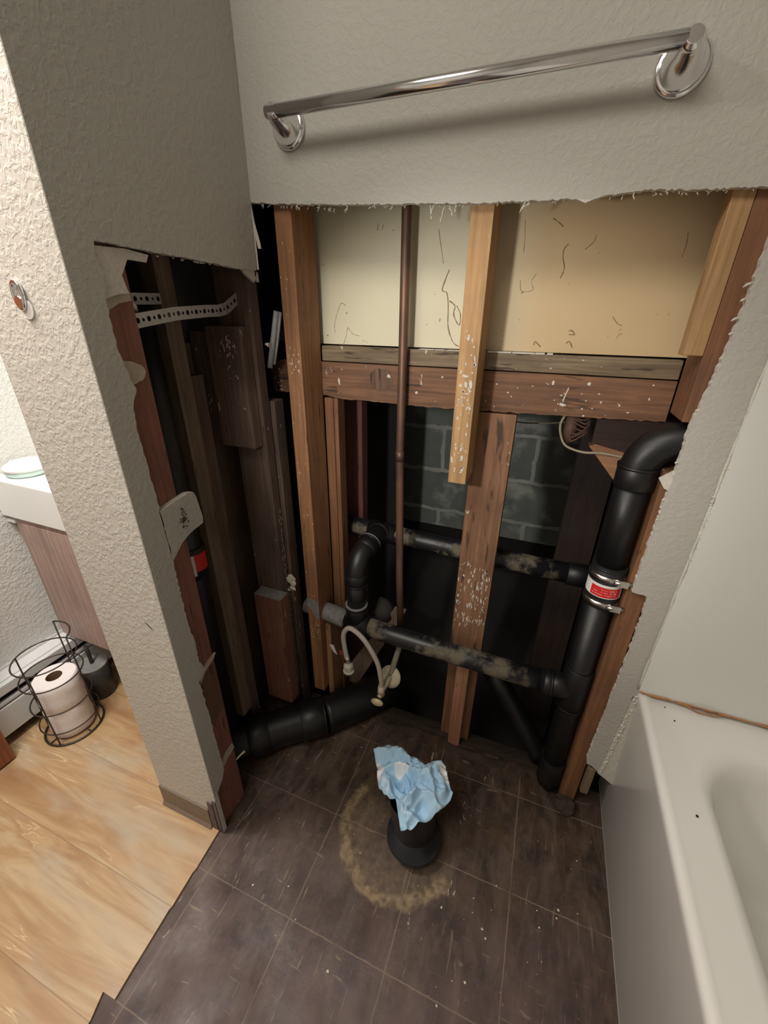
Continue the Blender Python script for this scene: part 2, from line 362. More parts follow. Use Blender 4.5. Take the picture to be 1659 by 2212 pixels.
# --- partition wall (left of the alcove): right face, end face, far face
cut = jag([(-.004, 1.300), (-.03, 1.2975), (-.15, 1.301), (-.26, 1.3035), (-.348, 1.305)], .006, .001)
edge = jag([(-.352, 1.29), (-.345, 1.265), (-.352, 1.235), (-.353, 1.17), (-.349, 1.155), (-.345, 1.13), (-.338, 1.115), (-.352, 1.085), (-.354, 1.044), (-.351, .95), (-.350, .90), (-.348, .83), (-.3495, .76), (-.350, .66), (-.345, .60), (-.347, .56), (-.338, .525), (-.352, .512), (-.358, .508), (-.355, .42), (-.353, .30), (-.352, .196), (-.362, .175), (-.380, .158), (-.3955, .150)], .006, .0016)
pr = [(-.396, 2.44), (-.0005, 2.44), (-.0005, 1.415), (-.002, 1.36)] + [tuple(v) for v in cut] + [tuple(v) for v in edge]
mb = MB(); mb.poly([(0, y, z) for y, z in pr], (-T, 0, 0), 0, 1)
wl = mb.build('wall_left', [M['wall'], M['gyp']]); struct(wl, 'grey partition wall face with its lower drywall cut away')
mb = MB(); mb.poly([(0.0, y, z) for y, z in [(-.352, .909), (-.318, .914), (-.285, .918), (-.272, .915), (-.268, .905), (-.2615, .858), (-.264, .846), (-.288, .843), (-.305, .838), (-.322, .830), (-.336, .818), (-.349, .806)]], (-T, 0, 0), 0, 1)
tb = mb.build('drywall_tab', [M['wall'], M['gyp']], wl)
mb = MB()
for k in range(26):
    a = rnd.random()*6.28; r = rnd.random()**.7*.014; y, z = -.306+math.cos(a)*r*.8, .876+math.sin(a)*r*1.6
    mb.tube([(.0002, y, z), (.0012, y+(rnd.random()-.5)*.006, z+(rnd.random()-.5)*.008)], .0011, 6)
mb.tube([(0, -.306, .876), (.002, -.306, .876)], .0035, 12)
mb.build('screw_hole', plain('screw_dirt', (.06, .05, .035), .8), wl)
# torn paper / tan patches left on the strip
mb = MB()
mb.poly([(-.0035, y, z) for y, z in [(-.352, 1.300), (-.30, 1.302), (-.262, 1.2985), (-.268, 1.288), (-.30, 1.289), (-.315, 1.268), (-.31, 1.245), (-.33, 1.243), (-.352, 1.236)]], (-.004, 0, 0))
mb.build('torn_paper', M['gyp'], wl)
mb = MB(); P = []
for k in range(19):
    a = math.pi*k/18; P.append((-.350+.043*math.sin(a), 1.136-.019*math.cos(a)*-1+(rnd.random()-.5)*.002))
mb.poly([(-.0095, y, z) for y, z in P], (-.004, 0, 0))
mb.poly([(-.0095, y, z) for y, z in [(-.352, 1.245), (-.304, 1.248), (-.303, 1.236), (-.325, 1.232), (-.345, 1.222), (-.352, 1.22)]], (-.004, 0, 0))
mb.poly([(-.0095, y, z) for y, z in [(-.350, .515), (-.32, .523), (-.293, .528), (-.300, .518), (-.33, .505), (-.348, .485)]], (-.004, 0, 0))
mb.poly([(-.0095, y, z) for y, z in [(-.352, .205), (-.33, .222), (-.302, .224), (-.300, .208), (-.325, .200), (-.352, .185)]], (-.004, 0, 0))
mb.build('tan_paper', M['paper'], wl)
mb = MB()   # gypsum crumbs under the corner
for P in [[(-.05, 1.302), (-.035, 1.29), (-.012, 1.278), (-.004, 1.292), (-.003, 1.301)], [(-.008, 1.30), (.003, 1.296), (.004, 1.279), (-.006, 1.282)]]:
    mb.poly([(-.003, y, z) for y, z in P], (-.006, 0, 0))
for k in range(9):
    y = -.04-rnd.random()*.22; z = 1.300; q = .0012+rnd.random()*.0016; mb.box(-.008, -.005, y, y+q*1.5, z-q, z)
mb.build('gypsum_crumb', M['gyp'], wl)['kind'] = 'stuff'
mb = MB()   # peeled corner tape hanging beside the corner
mb.poly([(.002, -.004, 1.412), (.006, -.004, 1.38), (.016, -.006, 1.345), (.0165, -.006, 1.336), (.010, -.006, 1.337), (.005, -.005, 1.36), (.0005, -.003, 1.39)], (0, .0015, 0))
mb.poly([(.0006, -.002, 1.412), (.003, -.002, 1.36), (.004, -.003, 1.301), (.0006, -.003, 1.301)], (0, .0015, 0))
mb.build('corner_tape', M['gyp'], wl)
# end face of the partition, full height, with rounded right corner
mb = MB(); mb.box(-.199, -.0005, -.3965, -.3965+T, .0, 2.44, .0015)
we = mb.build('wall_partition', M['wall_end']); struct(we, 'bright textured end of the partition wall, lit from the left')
struct(MB().box(-.199, -.199+T, -.3965+T, .42, .0, 2.44).build('wall_partition_far', M['wall_room']))
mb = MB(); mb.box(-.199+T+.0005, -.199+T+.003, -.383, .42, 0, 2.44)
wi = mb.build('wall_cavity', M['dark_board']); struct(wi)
# --- other walls, ceiling
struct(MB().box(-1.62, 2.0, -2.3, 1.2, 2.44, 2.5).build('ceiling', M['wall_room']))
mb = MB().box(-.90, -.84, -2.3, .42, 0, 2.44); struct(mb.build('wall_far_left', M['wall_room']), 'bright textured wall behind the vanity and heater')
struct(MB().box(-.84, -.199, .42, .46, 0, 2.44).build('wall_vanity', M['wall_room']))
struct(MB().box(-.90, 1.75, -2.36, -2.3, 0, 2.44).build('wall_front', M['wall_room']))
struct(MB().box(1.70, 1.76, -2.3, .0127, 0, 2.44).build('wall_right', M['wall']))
# --- floors
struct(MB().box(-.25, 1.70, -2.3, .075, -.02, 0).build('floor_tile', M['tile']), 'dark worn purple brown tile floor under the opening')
vin = [(-.90, -2.3), (-.02, -2.3), (-.012, -.80), (-.018, -.742), (-.030, -.708), (.001, -.707), (-.003, -.66), (-.003, -.65), (-.008, -.565), (-.006, -.56), (-.010, -.492), (-.008, -.486), (-.013, -.402), (-.014, -.397), (-.199, -.397), (-.199, .42), (-.90, .42)]
struct(MB().poly([(x, y, .0) for x, y in vin], (0, 0, .006)).build('floor_vinyl', [M['vinyl']]), 'light wood look vinyl floor at the left')
# --- crawl space shell behind
struct(MB().box(-.9, 1.76, 1.0, 1.06, -.5, 2.44).build('wall_block', M['block']), 'grey concrete block wall deep behind the studs')
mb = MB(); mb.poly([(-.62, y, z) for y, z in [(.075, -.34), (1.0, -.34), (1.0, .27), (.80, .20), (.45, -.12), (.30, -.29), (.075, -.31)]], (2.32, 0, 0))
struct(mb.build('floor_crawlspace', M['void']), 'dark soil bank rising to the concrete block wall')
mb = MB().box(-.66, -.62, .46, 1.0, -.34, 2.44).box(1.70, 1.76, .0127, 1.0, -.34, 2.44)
mb.box(-.62, .135, .55, .58, -.3, 1.16); mb.box(.80, 1.70, .62, .65, -.3, 1.16)  # two dark sheets added to black out the sides of the block wall
struct(mb.build('wall_crawlspace_blackout', M['void']))
# framed cream panel behind the upper studs
struct(MB().box(.0, 1.70, .125, .137, 1.158, 2.40).build('wall_panel', M['cream']), 'cream painted panel seen between the studs above the beam')
wp = bpy.data.objects['wall_panel']
for i, L in enumerate([[(0.136, 1.239), (0.125, 1.244), (0.115, 1.227), (0.108, 1.208), (0.105, 1.192), (0.108, 1.182)], [(0.169, 1.177), (0.151, 1.182), (0.14, 1.194), (0.134, 1.173), (0.125, 1.155)], [(0.341, 1.374), (0.349, 1.341), (0.355, 1.316)], [(0.368, 1.305), (0.356, 1.27), (0.366, 1.264), (0.371, 1.24), (0.374, 1.2), (0.387, 1.171), (0.4, 1.163)], [(0.373, 1.249), (0.385, 1.24), (0.384, 1.223), (0.397, 1.204), (0.398, 1.224), (0.389, 1.24)], [(0.214, 1.389), (0.212, 1.377)], [(0.225, 1.386), (0.222, 1.377)], [(0.085, 1.321), (0.079, 1.318)], [(0.583, 1.34), (0.577, 1.332), (0.578, 1.318), (0.583, 1.303), (0.579, 1.286)], [(0.502, 1.38), (0.506, 1.352), (0.507, 1.329)], [(0.536, 1.295), (0.529, 1.283), (0.533, 1.268), (0.513, 1.266), (0.508, 1.284)], [(0.764, 1.349), (0.766, 1.334), (0.765, 1.315)], [(0.55, 1.38), (0.56, 1.374), (0.569, 1.367)], [(0.611, 1.197), (0.615, 1.199), (0.623, 1.192), (0.612, 1.192)], [(0.61, 1.176), (0.616, 1.179), (0.623, 1.168)], [(0.551, 1.171), (0.553, 1.177), (0.564, 1.168)], [(0.681, 1.224), (0.691, 1.213), (0.7, 1.209)], [(0.696, 1.188), (0.699, 1.195), (0.703, 1.194)], [(0.626, 1.352), (0.624, 1.342), (0.612, 1.331)]]):
    th = .0011 if i in (3, 4, 8, 12, 13, 14, 15) else .0006
    P = spl([(x, .1249, z) for x, z in L], 5) if len(L) > 2 else [(x, .1249, z) for x, z in L]
    MB().tube(P, [th*(.5+rnd.random()*.8) for _ in P], 5).build('root_trace', M['root'], wp)
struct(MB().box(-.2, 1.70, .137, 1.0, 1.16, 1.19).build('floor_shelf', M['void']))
# --- tub surround panel
se = jag([(.889, .482), (.8885, .60), (.889, .70), (.887, .79), (.889, .90), (.891, .944), (.888, 1.05), (.889, 1.162), (.889, 1.9)], .008, .0012)
mb = MB(); mb.poly([(x, -.0045, z) for x, z in [(1.695, 1.9), (1.695, .482)] + [tuple(v) for v in se]], (0, .004, 0))
sp = mb.build('tub_surround', M['surround'], None, (.89, 0, .48)); tag(sp, 'smooth off-white tub surround panel on the wall above the bathtub', 'panel')
mb = MB()
P = []
for i in range(60):
    z = .485+i*.024; P.append((.8885+(rnd.random()-.5)*.0016, -.003, z))
mb.tube(P, [.0016+rnd.random()*.0016 for _ in P], 6)
for i in range(44):
    z = .80+rnd.random()*.2; mb.tube([(.889+(rnd.random()-.5)*.004, -.001, z), (.890+(rnd.random()-.5)*.004, -.004, z+.004)], .0022, 6)
mb.build('edge_caulk', M['caulk'], sp)
mb = MB(); P = []; Q = []
for i in range(50):
    x = .893+i*.0125; P.append((x, -.007, .482+(rnd.random()-.5)*.002)); 
mb.tube(P, [.0010+rnd.random()*.0022 for _ in P], 6)
mb.tube([(.985, -.008, .484), (1.0, -.012, .488), (1.02, -.013, .488), (1.035, -.008, .483)], .0012, 6)
mb.tube([(.975, -.008, .482), (1.0, -.014, .477), (1.03, -.013, .478), (1.045, -.008, .481)], .0014, 6)
mb.build('seam_caulk', M['caulk_tan'], sp)

mb = MB(); P = jag([(.8745, .176), (.8755, .20), (.881, .33), (.8885, .484)], .006, .0008); Q = jag([(.9035, .484), (.910, .33), (.915, .20), (.916, .150)], .005, .0014)
mb.poly([(x, .0005, z) for x, z in [tuple(v) for v in P] + [tuple(v) for v in Q]], (0, .007, 0))
for i in range(70):
    t = rnd.random(); z = .18+.30*t; x = .876+.013*t+rnd.random()*.006; mb.tube([(x, .002, z), (x+.002, -.0012, z+.003), (x+.003, .001, z+.006)], .0016, 6)
mb.build('corner_filler', M['caulk'], wb)
# ================================================================ BATHTUB
def rrect(x0, x1, y0, y1, r, z, n=8):
    P = []
    for cx, cy, a0 in ((x1-r, y1-r, 0), (x0+r, y1-r, 90), (x0+r, y0+r, 180), (x1-r, y0+r, 270)):
        for k in range(n+1):
            a = math.radians(a0+90*k/n); P.append((cx+r*math.cos(a), cy+r*math.sin(a), z))
    return P
loops = [rrect(.9235, 1.695, -1.5, .118, .01, .0), rrect(.9235, 1.695, -1.5, .118, .01, .012), rrect(.9215, 1.695, -1.5, .118, .01, .016), rrect(.8955, 1.695, -1.5, .118, .01, .452), rrect(.893, 1.695, -1.5, .118, .01, .466),
         rrect(.8955, 1.693, -1.498, .117, .011, .474), rrect(.902, 1.688, -1.493, .112, .015, .4765), rrect(.910, 1.680, -1.485, .104, .02, .4745), rrect(.918, 1.672, -1.477, .096, .03, .4715),
         rrect(.962, 1.63, -1.42, -.07, .12, .470), rrect(.974, 1.62, -1.41, -.082, .125, .466), rrect(.984, 1.61, -1.40, -.092, .125, .454), rrect(.992, 1.60, -1.39, -.10, .125, .42), rrect(1.03, 1.57, -1.33, -.14, .13, .16), rrect(1.05, 1.55, -1.30, -.16, .13, .11), rrect(1.10, 1.50, -1.25, -.21, .11, .09)]
mb = MB(); prev = None
for L in loops:
    vs = [mb.bm.verts.new(p) for p in L]
    if prev:
        for k in range(len(vs)):
            mb.bm.faces.new((prev[k], prev[(k+1) % len(vs)], vs[(k+1) % len(vs)], vs[k])).smooth = True
    prev = vs
mb.bm.faces.new(prev)
tub = mb.build('bathtub', M['tub'], None, (.92, -.7, 0)); tag(tub, 'off-white enamel bathtub standing at the right of the opening', 'bathtub')
for (x, y, s) in [(.945, -.245, .002), (.94, .0-.02, .0012), (.952, -.05, .0015)]:
    MB().tube([(x, y, .470), (x, y, .4725)], s, 8).build('dirt_speck', M['blackslot'], tub)

# ================================================================ BACK WALL FRAMING
def stud(name, x0, x1, y0, y1, z0, z1, mat, label, cat='stud', group=None, bev=.0018):
    o = MB().box(x0, x1, y0, y1, z0, z1, bev).build(name, mat, None, ((x0+x1)/2, (y0+y1)/2, z0)); return tag(o, label, cat, group)
sL = stud('wall_stud', .041, .079, T+.0005, .1017, .112, 2.40, M['stud_red'], 'reddish wall stud left of the copper pipe, its foot over the thick black pipe')
MB().poly([(.0411, T-.0004, .475), (.060, T-.0004, .478), (.0788, T-.0004, .470), (.0788, T-.0004, .415), (.070, T-.0004, .405), (.0545, T-.0004, .436), (.0411, T-.0004, .452)], (0, .0012, 0)).build('grey_paint_patch', M['spray'], sL)['label'] = 'grey paint patch on the stud front'
mb = MB()
for k in range(90):
    x = .044+rnd.random()*.032; z = rnd.choice([1.13+rnd.gauss(0, .02), rnd.uniform(.4, 1.35), .36+rnd.gauss(0, .02)]); q = .0006+rnd.random()*.0012
    fleck(mb, min(.0765, max(.0435, x)), T-.0003, z, q*.8, q*(.8+rnd.random()*2))
mb.build('paint_fleck', M['gyp'], sL)['kind'] = 'stuff'
cC = stud('wall_stud', .424, .462, T+.0005, .1005, .897, 2.40, M['stud_light'], 'pale sawn-off stud with white paint spots hanging in front of the beam')
mb = MB()
for k in range(95):
    x = .429+rnd.random()*.028; z = rnd.choice([1.11+rnd.gauss(0, .02), 1.07+rnd.gauss(0, .012), .96+rnd.gauss(0, .018), rnd.uniform(.92, 1.2)]); q = .0005+rnd.random()**2*.0028
    if z > .91: fleck(mb, x, T-.0004, z, q, q*rnd.uniform(.8, 3))
for x, z, a, b in [(.440, 1.118, .007, .004), (.433, 1.100, .004, .003), (.452, 1.103, .004, .009), (.455, 1.150, .0015, .008), (.446, 1.085, .005, .0015), (.450, .955, .0035, .012), (.447, .975, .003, .006), (.452, .93, .004, .004)]: fleck(mb, x, T-.0005, z, a, b)
mb.build('paint_fleck', M['gyp'], cC)['kind'] = 'stuff'
sR = MB().box(.811, .849, T+.0005, .1017, .02, .975, .0018).box(.8395, .849, T+.0005, .1017, .974, 1.066).box(.811, .849, T+.0005, .1017, 1.065, 2.40, .0018).build('wall_stud', M['stud_brown'], None, (.83, .057, .02))
tag(sR, 'reddish stud standing against the cut drywall edge beside the tub', 'stud')
nb = stud('nailing_strip', .783, .8105, T+.0005, .047, 1.169, 2.40, M['stud_light'], 'short pale nailing strip on the left side of the tub-side stud, above the beam', 'wood strip')
nb.data.materials[0] = wood('strip_wood', (.46, .28, .13), (.40, .235, .10), streak=.78)
# beam: plate over an edge board
bt = thing('beam', (.38, .12, 1.04), 'weathered reddish beam running across behind the studs under the cream panel', 'beam')
mb = MB().box(.081, .809, .1025, .1245, 1.122, 1.155, .0015)
mb.build('top_plate', M['plate'], bt)
mb = MB(); P = jag([(-.066, 1.040), (.0, 1.043), (.09, 1.042), (.13, 1.036), (.20, 1.037), (.35, 1.034), (.45, 1.037), (.60, 1.040), (.72, 1.043), (.809, 1.046)], .008, .0014)
mb.poly([(x, .1025, z) for x, z in [tuple(v) for v in P] + [(.809, 1.1195), (-.03, 1.1195), (-.055, 1.112), (-.066, 1.10)]], (0, .036, 0))
mb.build('edge_board', M['beam'], bt)
mb = MB()  # knot and splinter, white fluff spots
mb.poly([(.232+(.027+rnd.random()*.004)*math.cos(a*.3927), .1018, 1.088+(.022+rnd.random()*.006)*math.sin(a*.3927)) for a in range(16)], (0, .0006, 0))
mb.build('knot', wood('knot_wood', (.19, .10, .06), (.10, .05, .03), axis=2, streak=.55, stain=.7), bt)
mb = MB()
for k in range(46):
    x = rnd.choice([rnd.uniform(.1, .79), rnd.gauss(.62, .05)]); z = rnd.uniform(1.042, 1.15); q = .0006+rnd.random()*.0016
    if .09 < x < .80: fleck(mb, x, .1018, z, q*1.3, q*rnd.uniform(.4, 1.6))
fleck(mb, .250, .1005, 1.096, .007, .005, .002); fleck(mb, .319, .1015, 1.064, .004, .004); fleck(mb, .626, .1015, 1.063, .010, .004); fleck(mb, .60, .1017, 1.105, .004, .006); fleck(mb, .665, .1017, 1.105, .004, .005)
for k in range(30):
    x = rnd.gauss(-.045, .008); z = 1.043+abs(rnd.gauss(0, .02)); q = .001+rnd.random()*.002; mb.box(x, x+q, .0995, .1026, z, z+q)
mb.build('plaster_fleck', M['gyp'], bt)['kind'] = 'stuff'
mb = MB()
for a, b in ((.464, .512), (.5135, .556), (.557, .575), (.579, .590)): mb.box(a, b, .1005, .1245, 1.1552, 1.1575)
for a, b in ((.318, .352), (.354, .375), (.378, .422)): mb.box(a, b, .1018, .1245, 1.1552, 1.1562)
mb.build('gypsum_ledge', M['gyp'], bt)['kind'] = 'stuff'
cr = stud('cripple_stud', .4535, .541, .1025, .138, -.30, 1.034, M['cripple'], 'wide weathered board standing flat under the beam, behind the lower black pipe')
mb = MB()
for k in range(120):
    x = rnd.uniform(.456, .536); z = rnd.choice([rnd.gauss(.53, .03), rnd.gauss(.60, .02), rnd.gauss(.47, .008)]); q = .0007+rnd.random()*.0012; fleck(mb, x, .1019, z, q*1.1, q*rnd.uniform(2, 8))
_o = mb.build('paint_scrape', M['gyp'], cr); _o['kind'] = 'stuff'; _o['label'] = 'pale scraped paint on the board'
stud('short_stud', .484, .519, .064, .1015, .0, .372, wood('pink_stud', (.42, .21, .13), (.35, .165, .095), flecks=.1, streak=.72), 'pinkish short stud stub standing on the floor below the lower black pipe')
stud('cripple_stud', .0805, .104, .1035, .130, .02, 1.036, M['stud_brown'], 'narrow brown stud close beside the left stud under the beam')
o = stud('cripple_stud', .1055, .1175, .1035, .14, .30, 1.036, M['stud_brown'], 'thin brown board edge right of the left stud, under the beam')
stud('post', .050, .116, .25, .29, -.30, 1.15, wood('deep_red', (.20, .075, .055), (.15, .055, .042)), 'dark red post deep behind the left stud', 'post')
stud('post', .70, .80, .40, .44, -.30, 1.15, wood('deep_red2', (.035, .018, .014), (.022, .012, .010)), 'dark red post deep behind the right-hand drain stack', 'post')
stud('floor_joist', .705, 1.15, .20, .24, .955, 1.05, wood('joist_dark', (.07, .035, .028), (.045, .022, .018), axis=0), 'dark joist just under the beam behind the curved pipe', 'joist')
mb = MB(); mb.poly([(.700, .19, .962), (.712, .19, .968), (.80, .19, .95), (.80, .19, .865), (.775, .19, .880)], (0, .03, 0))
tag(mb.build('wood_wedge', wood('wedge_wood', (.42, .22, .11), (.34, .16, .08), axis=0), None, (.75, .19, .9)), 'orange-brown wood wedge behind the curved top of the drain stack', 'wood wedge')
mb = MB().poly([(.10, .145, .03), (.135, .145, .03), (.30, .145, .40), (.262, .145, .40), (.10, .145, .10)], (0, .02, 0))
tag(mb.build('brace_board', M['stud_dim'], None, (.1, .145, .03)), 'brown diagonal brace board behind the braided hose', 'board')
mb = MB().box(.0805, .098, .04, .1, .03, .37); 
tag(mb.build('blocking', M['stud_tan'], None, (.09, .07, .03)), 'dusty brown block against the right side of the left stud, beside the white tag', 'wood block')
# loose wiring
w = thing('old_cable', (.67, .19, .98), 'beige cable looping down from the fixture under the beam', 'cable')
MB().tube(spl([(.640, .19, 1.03), (.632, .185, 1.005), (.640, .185, .975), (.655, .185, .957), (.69, .185, .948), (.73, .186, .950), (.775, .188, .945)]), .0028, 8).build('cable', M['cable'], w)
MB().tube(spl([(.48, .28, .99), (.54, .26, .985), (.60, .23, .995), (.64, .19, 1.01)]), .0016, 6).build('thin_wire', plain('dull_wire', (.2, .17, .13), .6), w)
mb = MB()
mb.tube([(.655, .2, 1.04), (.655, .2, .985), (.658, .2, .965)], [.012, .016, .01], 12)
for k in range(7):
    a = k*.9; mb.tube(spl([(.655, .19, 1.03-k*.008), (.672+.012*math.sin(a), .18, 1.02-k*.008), (.69, .185, 1.025-k*.005)], 4), .002, 6)
mb.build('bracket', plain('rusty_bracket', (.16, .09, .06), .7, .3, .4, 60, .4), w)

# ================================================================ PARTITION CAVITY
e = stud('end_stud', -.0515, -.0132, -.383, -.2985, .0, 2.40, M['stud_purple'], 'red brown stud in the partition next to the cut drywall strip')
mb = MB().poly([(-.0127, -.365, .30), (-.0127, -.330, .345), (-.0127, -.2992, .36), (-.0127, -.2992, .50), (-.0127, -.352, .50)], (-.0007, 0, 0))
mb.build('stain_patch', wood('stain_brown', (.16, .085, .04), (.12, .06, .03)), e)['label'] = 'darker brown water-stained patch'
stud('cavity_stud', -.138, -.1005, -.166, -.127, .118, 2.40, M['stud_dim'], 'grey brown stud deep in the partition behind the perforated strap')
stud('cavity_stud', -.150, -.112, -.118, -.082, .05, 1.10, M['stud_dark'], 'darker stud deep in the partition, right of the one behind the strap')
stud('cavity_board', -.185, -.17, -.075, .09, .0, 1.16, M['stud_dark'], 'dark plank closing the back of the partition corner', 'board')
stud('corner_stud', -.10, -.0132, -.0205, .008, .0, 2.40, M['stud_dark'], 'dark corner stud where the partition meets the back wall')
stud('corner_stud', -.09, -.003, .0125, .050, .0, 1.035, M['stud_dark'], 'dark board just right of the corner stud, in front of the beam end')
blk = thing('wood_blocking', (-.09, -.04, .93), 'weathered two-piece wood block nailed in the partition corner below the strap', 'wood block')
mb = MB().box(-.116, -.022, -.052, -.0215, .934, 1.196, .003); mb.build('front_board', wood('block_wood', (.17, .11, .08), (.11, .07, .05), stain=.7, flecks=.3), blk)
mb = MB().box(-.168, -.1175, -.046, -.0215, .940, 1.185, .003); mb.build('side_board', M['stud_dark'], blk)
mb = MB()
for k in range(60):
    x = rnd.gauss(-.062, .008); z = rnd.uniform(1.09, 1.17) if k < 30 else rnd.gauss(1.16, .01); q = .0006+rnd.random()*.001; mb.box(x, x+q, -.0526, -.051, z, z+q*rnd.uniform(1, 5))
mb.build('white_mould', M['gyp'], blk)['kind'] = 'stuff'
ss = stud('short_stud', -.086, .002, -.060, -.022, .102, .506, wood('short_red', (.24, .105, .06), (.18, .075, .045), flecks=.25, stain=.3), 'short red brown stud stub with a dusty top standing in the partition corner')
MB().box(-.085, .001, -.059, -.0225, .5055, .509).build('dusty_top', M['spray'], ss)['label'] = 'dusty sawn top end'
mb = MB()
for k in range(160):
    z = rnd.uniform(.12, .75); x = -.0127; y = .0+rnd.gauss(0, .003); q = .0008+rnd.random()*.0018
    mb.box(-.0134, -.0118, y, y+q, z, z+q*rnd.uniform(1, 6))
tag(mb.build('mould_streak', M['spray'], None, (-.0127, 0, .12)), 'broken white mould streak running down the corner stud', 'mould', None, 'stuff')
MB().tube([(-.016, -.297, .150), (-.012, -.283, .152), (-.008, -.272, .153)], [.0025, .0025, .004], 10).build('nail', M['foam'], e)
# perforated straps
def strap(pts, w, name, label):
    t = thing(name, pts[0], label, 'metal strap'); mb = MB(); bm = mb.bm
    P = [Vector(p) for p in pts]; segs = []
    for a, b in zip(P[:-1], P[1:]):
        L = (b-a).length; k = max(1, round(L/.0125))
        for j in range(k): segs.append((a+(b-a)*(j/k), a+(b-a)*((j+1)/k)))
    for i, (a, b) in enumerate(segs):
        t_ = (b-a).normalized(); nrm = Vector((1, 0, 0)); nrm = (nrm-t_*nrm.dot(t_)).normalized(); u = nrm.cross(t_).normalized()
        L = (b-a).length; c = (a+b)/2; hr = .0042 if i % 2 == 0 else .0028
        inner = []; outer = []
        for k in range(16):
            an = k*math.tau/16; dx, dy = math.cos(an), math.sin(an)
            inner.append(c+t_*dx*hr+u*dy*hr)
            s = min((L/2)/max(abs(dx), 1e-6), (w/2)/max(abs(dy), 1e-6)); outer.append(c+t_*dx*s+u*dy*s)
        corners = {2, 6, 10, 14}
        for k in corners:
            an = k*math.tau/16; outer[k] = c+t_*math.copysign(L/2, math.cos(an))+u*math.copysign(w/2, math.sin(an))
        for off in (0, .0009):
            iv = [bm.verts.new(v+nrm*off) for v in inner]; ov = [bm.verts.new(v+nrm*off) for v in outer]
            for k in range(16): bm.faces.new((ov[k], ov[(k+1) % 16], iv[(k+1) % 16], iv[k]))
    mb.build('band', M['strap'], t, recalc=False); return t
st = strap([(-.020, -.2975, 1.208), (-.035, -.20, 1.219), (-.045, -.115, 1.224), (-.046, -.080, 1.225), (-.046, -.058, 1.229), (-.047, -.010, 1.254)], .021, 'perforated_strap', 'long galvanised perforated strap reaching across the partition cavity')
st2 = strap([(-.055, -.2975, 1.240), (-.09, -.235, 1.241), (-.098, -.168, 1.243)], .018, 'perforated_strap', 'short perforated strap end above the long one, against the red stud')
mb = MB().box(-.0305, -.0135, -.2975, -.288, 1.222, 1.246, .002)
MB().tube([(-.03, -.296, 1.235), (-.03, -.285, 1.228), (-.033, -.28, 1.222)], [.006, .005, .003], 8).build('plaster_crumb', M['gyp'], st2)
# grey channel piece dangling by the beam end
mb = MB(); mb.tube([(.011, .036, 1.226), (-.004, .034, 1.165), (-.019, .032, 1.108)], .0066, 10); mb.tube([(.019, .039, 1.224), (.004, .038, 1.16), (-.008, .036, 1.115)], .0030, 8)
tag(mb.build('pipe_clip', M['greypl'], None, (0, .034, 1.166)), 'grey plastic strip hanging between the corner and the left stud', 'plastic strip')
mb = MB(); mb.tube([(-.010, .012, 1.16), (0, .012, 1.158)], [.002, .005], 8)
mb.build('torn_bit', M['foam'], blk)
# scrap near the short stud
mb = MB()
for (x, z, r) in [(.006, .548, .011), (.012, .555, .012), (.016, .538, .010), (.010, .520, .006), (.0, .512, .004), (.018, .520, .006)]:
    b = bmesh.ops.create_icosphere(mb.bm, subdivisions=2, radius=r)
    for v in b['verts']:
        v.co *= 1+(mn.noise(v.co*220))*.5; v.co.y *= .3; v.co += Vector((x, -.012, z))
o = tag(mb.build('caulk_scrap', M['foam'], None, (.01, -.012, .51)), 'crumpled cream scrap stuck above the short red stud', 'scrap')

# ================================================================ PIPES
def hub(mb, p, d, r, l, rim=.0025):
    p = Vector(p); d = Vector(d).normalized()
    mb.tube([p-d*l/2, p-d*(l/2-.001), p+d*(l/2-.001), p+d*l/2], [r-.001, r, r, r-.001], 28)
    mb.tube([p+d*(l/2-.004), p+d*(l/2+.001)], [r+rim*.6, r+rim*.6], 28)
# vertical drain stack at the right
stt = thing('drain_stack', (.784, .045, .0), 'black vertical drain pipe with a curved top beside the tub-side stud', 'pipe')
mb = MB(); mb.tube([(.7765, .044, .757), (.7745, .044, .955)], .0290, 28); mb.build('upper_pipe', M['abs'], stt)
mb = MB(); C0 = Vector((.836, .044, .950)); P = [(.7745, .044, .945), (.7745, .044, .965)]
for k in range(1, 13):
    a = math.pi-k*math.pi/2/12*1.02; P.append((.8395+.065*math.cos(a), .044, .966+.062*math.sin(a)))
P.append((.87, .044, 1.028)); mb.tube(P, .0325, 28); hub(mb, (.7745, .044, .953), (0, 0, 1), .0345, .042); mb.build('elbow', M['abs'], stt)
mb = MB(); mb.tube([(.780, .044, .02), (.7768, .044, .66)], .0285, 28); mb.build('lower_pipe', M['abs'], stt)
mb = MB(); hub(mb, (.7785, .044, .40), (0, 0, -1), .0325, .13); mb.tube([(.700, .044, .385), (.775, .044, .392)], .0315, 28); hub(mb, (.716, .044, .386), (1, 0, 0), .034, .020); mb.build('tee_fitting', M['abs'], stt)
mb = MB(); hub(mb, (.780, .044, .08), (0, 0, 1), .033, .09); mb.build('base_hub', M['abs'], stt)
cp = MB(); hub(cp, (.7767, .044, .708), (0, 0, 1), .0345, .094, .001)
cpl = cp.build('coupling_sleeve', M['rubber'], stt)
for z in (.735, .672):
    mb = MB()
    mb.tube([(.7767, .044, z-.0065), (.7767, .044, z+.0065)], .0362, 32)
    mb.box(.790, .811, .004, .0145, z-.008, z+.008, .002)
    mb.tube([(.785, .006, z), (.817, .012, z)], .0045, 10)
    mb.build('hose_clamp', M['chrome_dull'], cpl)
MB().tube([(.7767, .044, .757), (.7767, .044, .7595)], .0350, 32).build('sleeve_rim', M['rubber'], cpl)
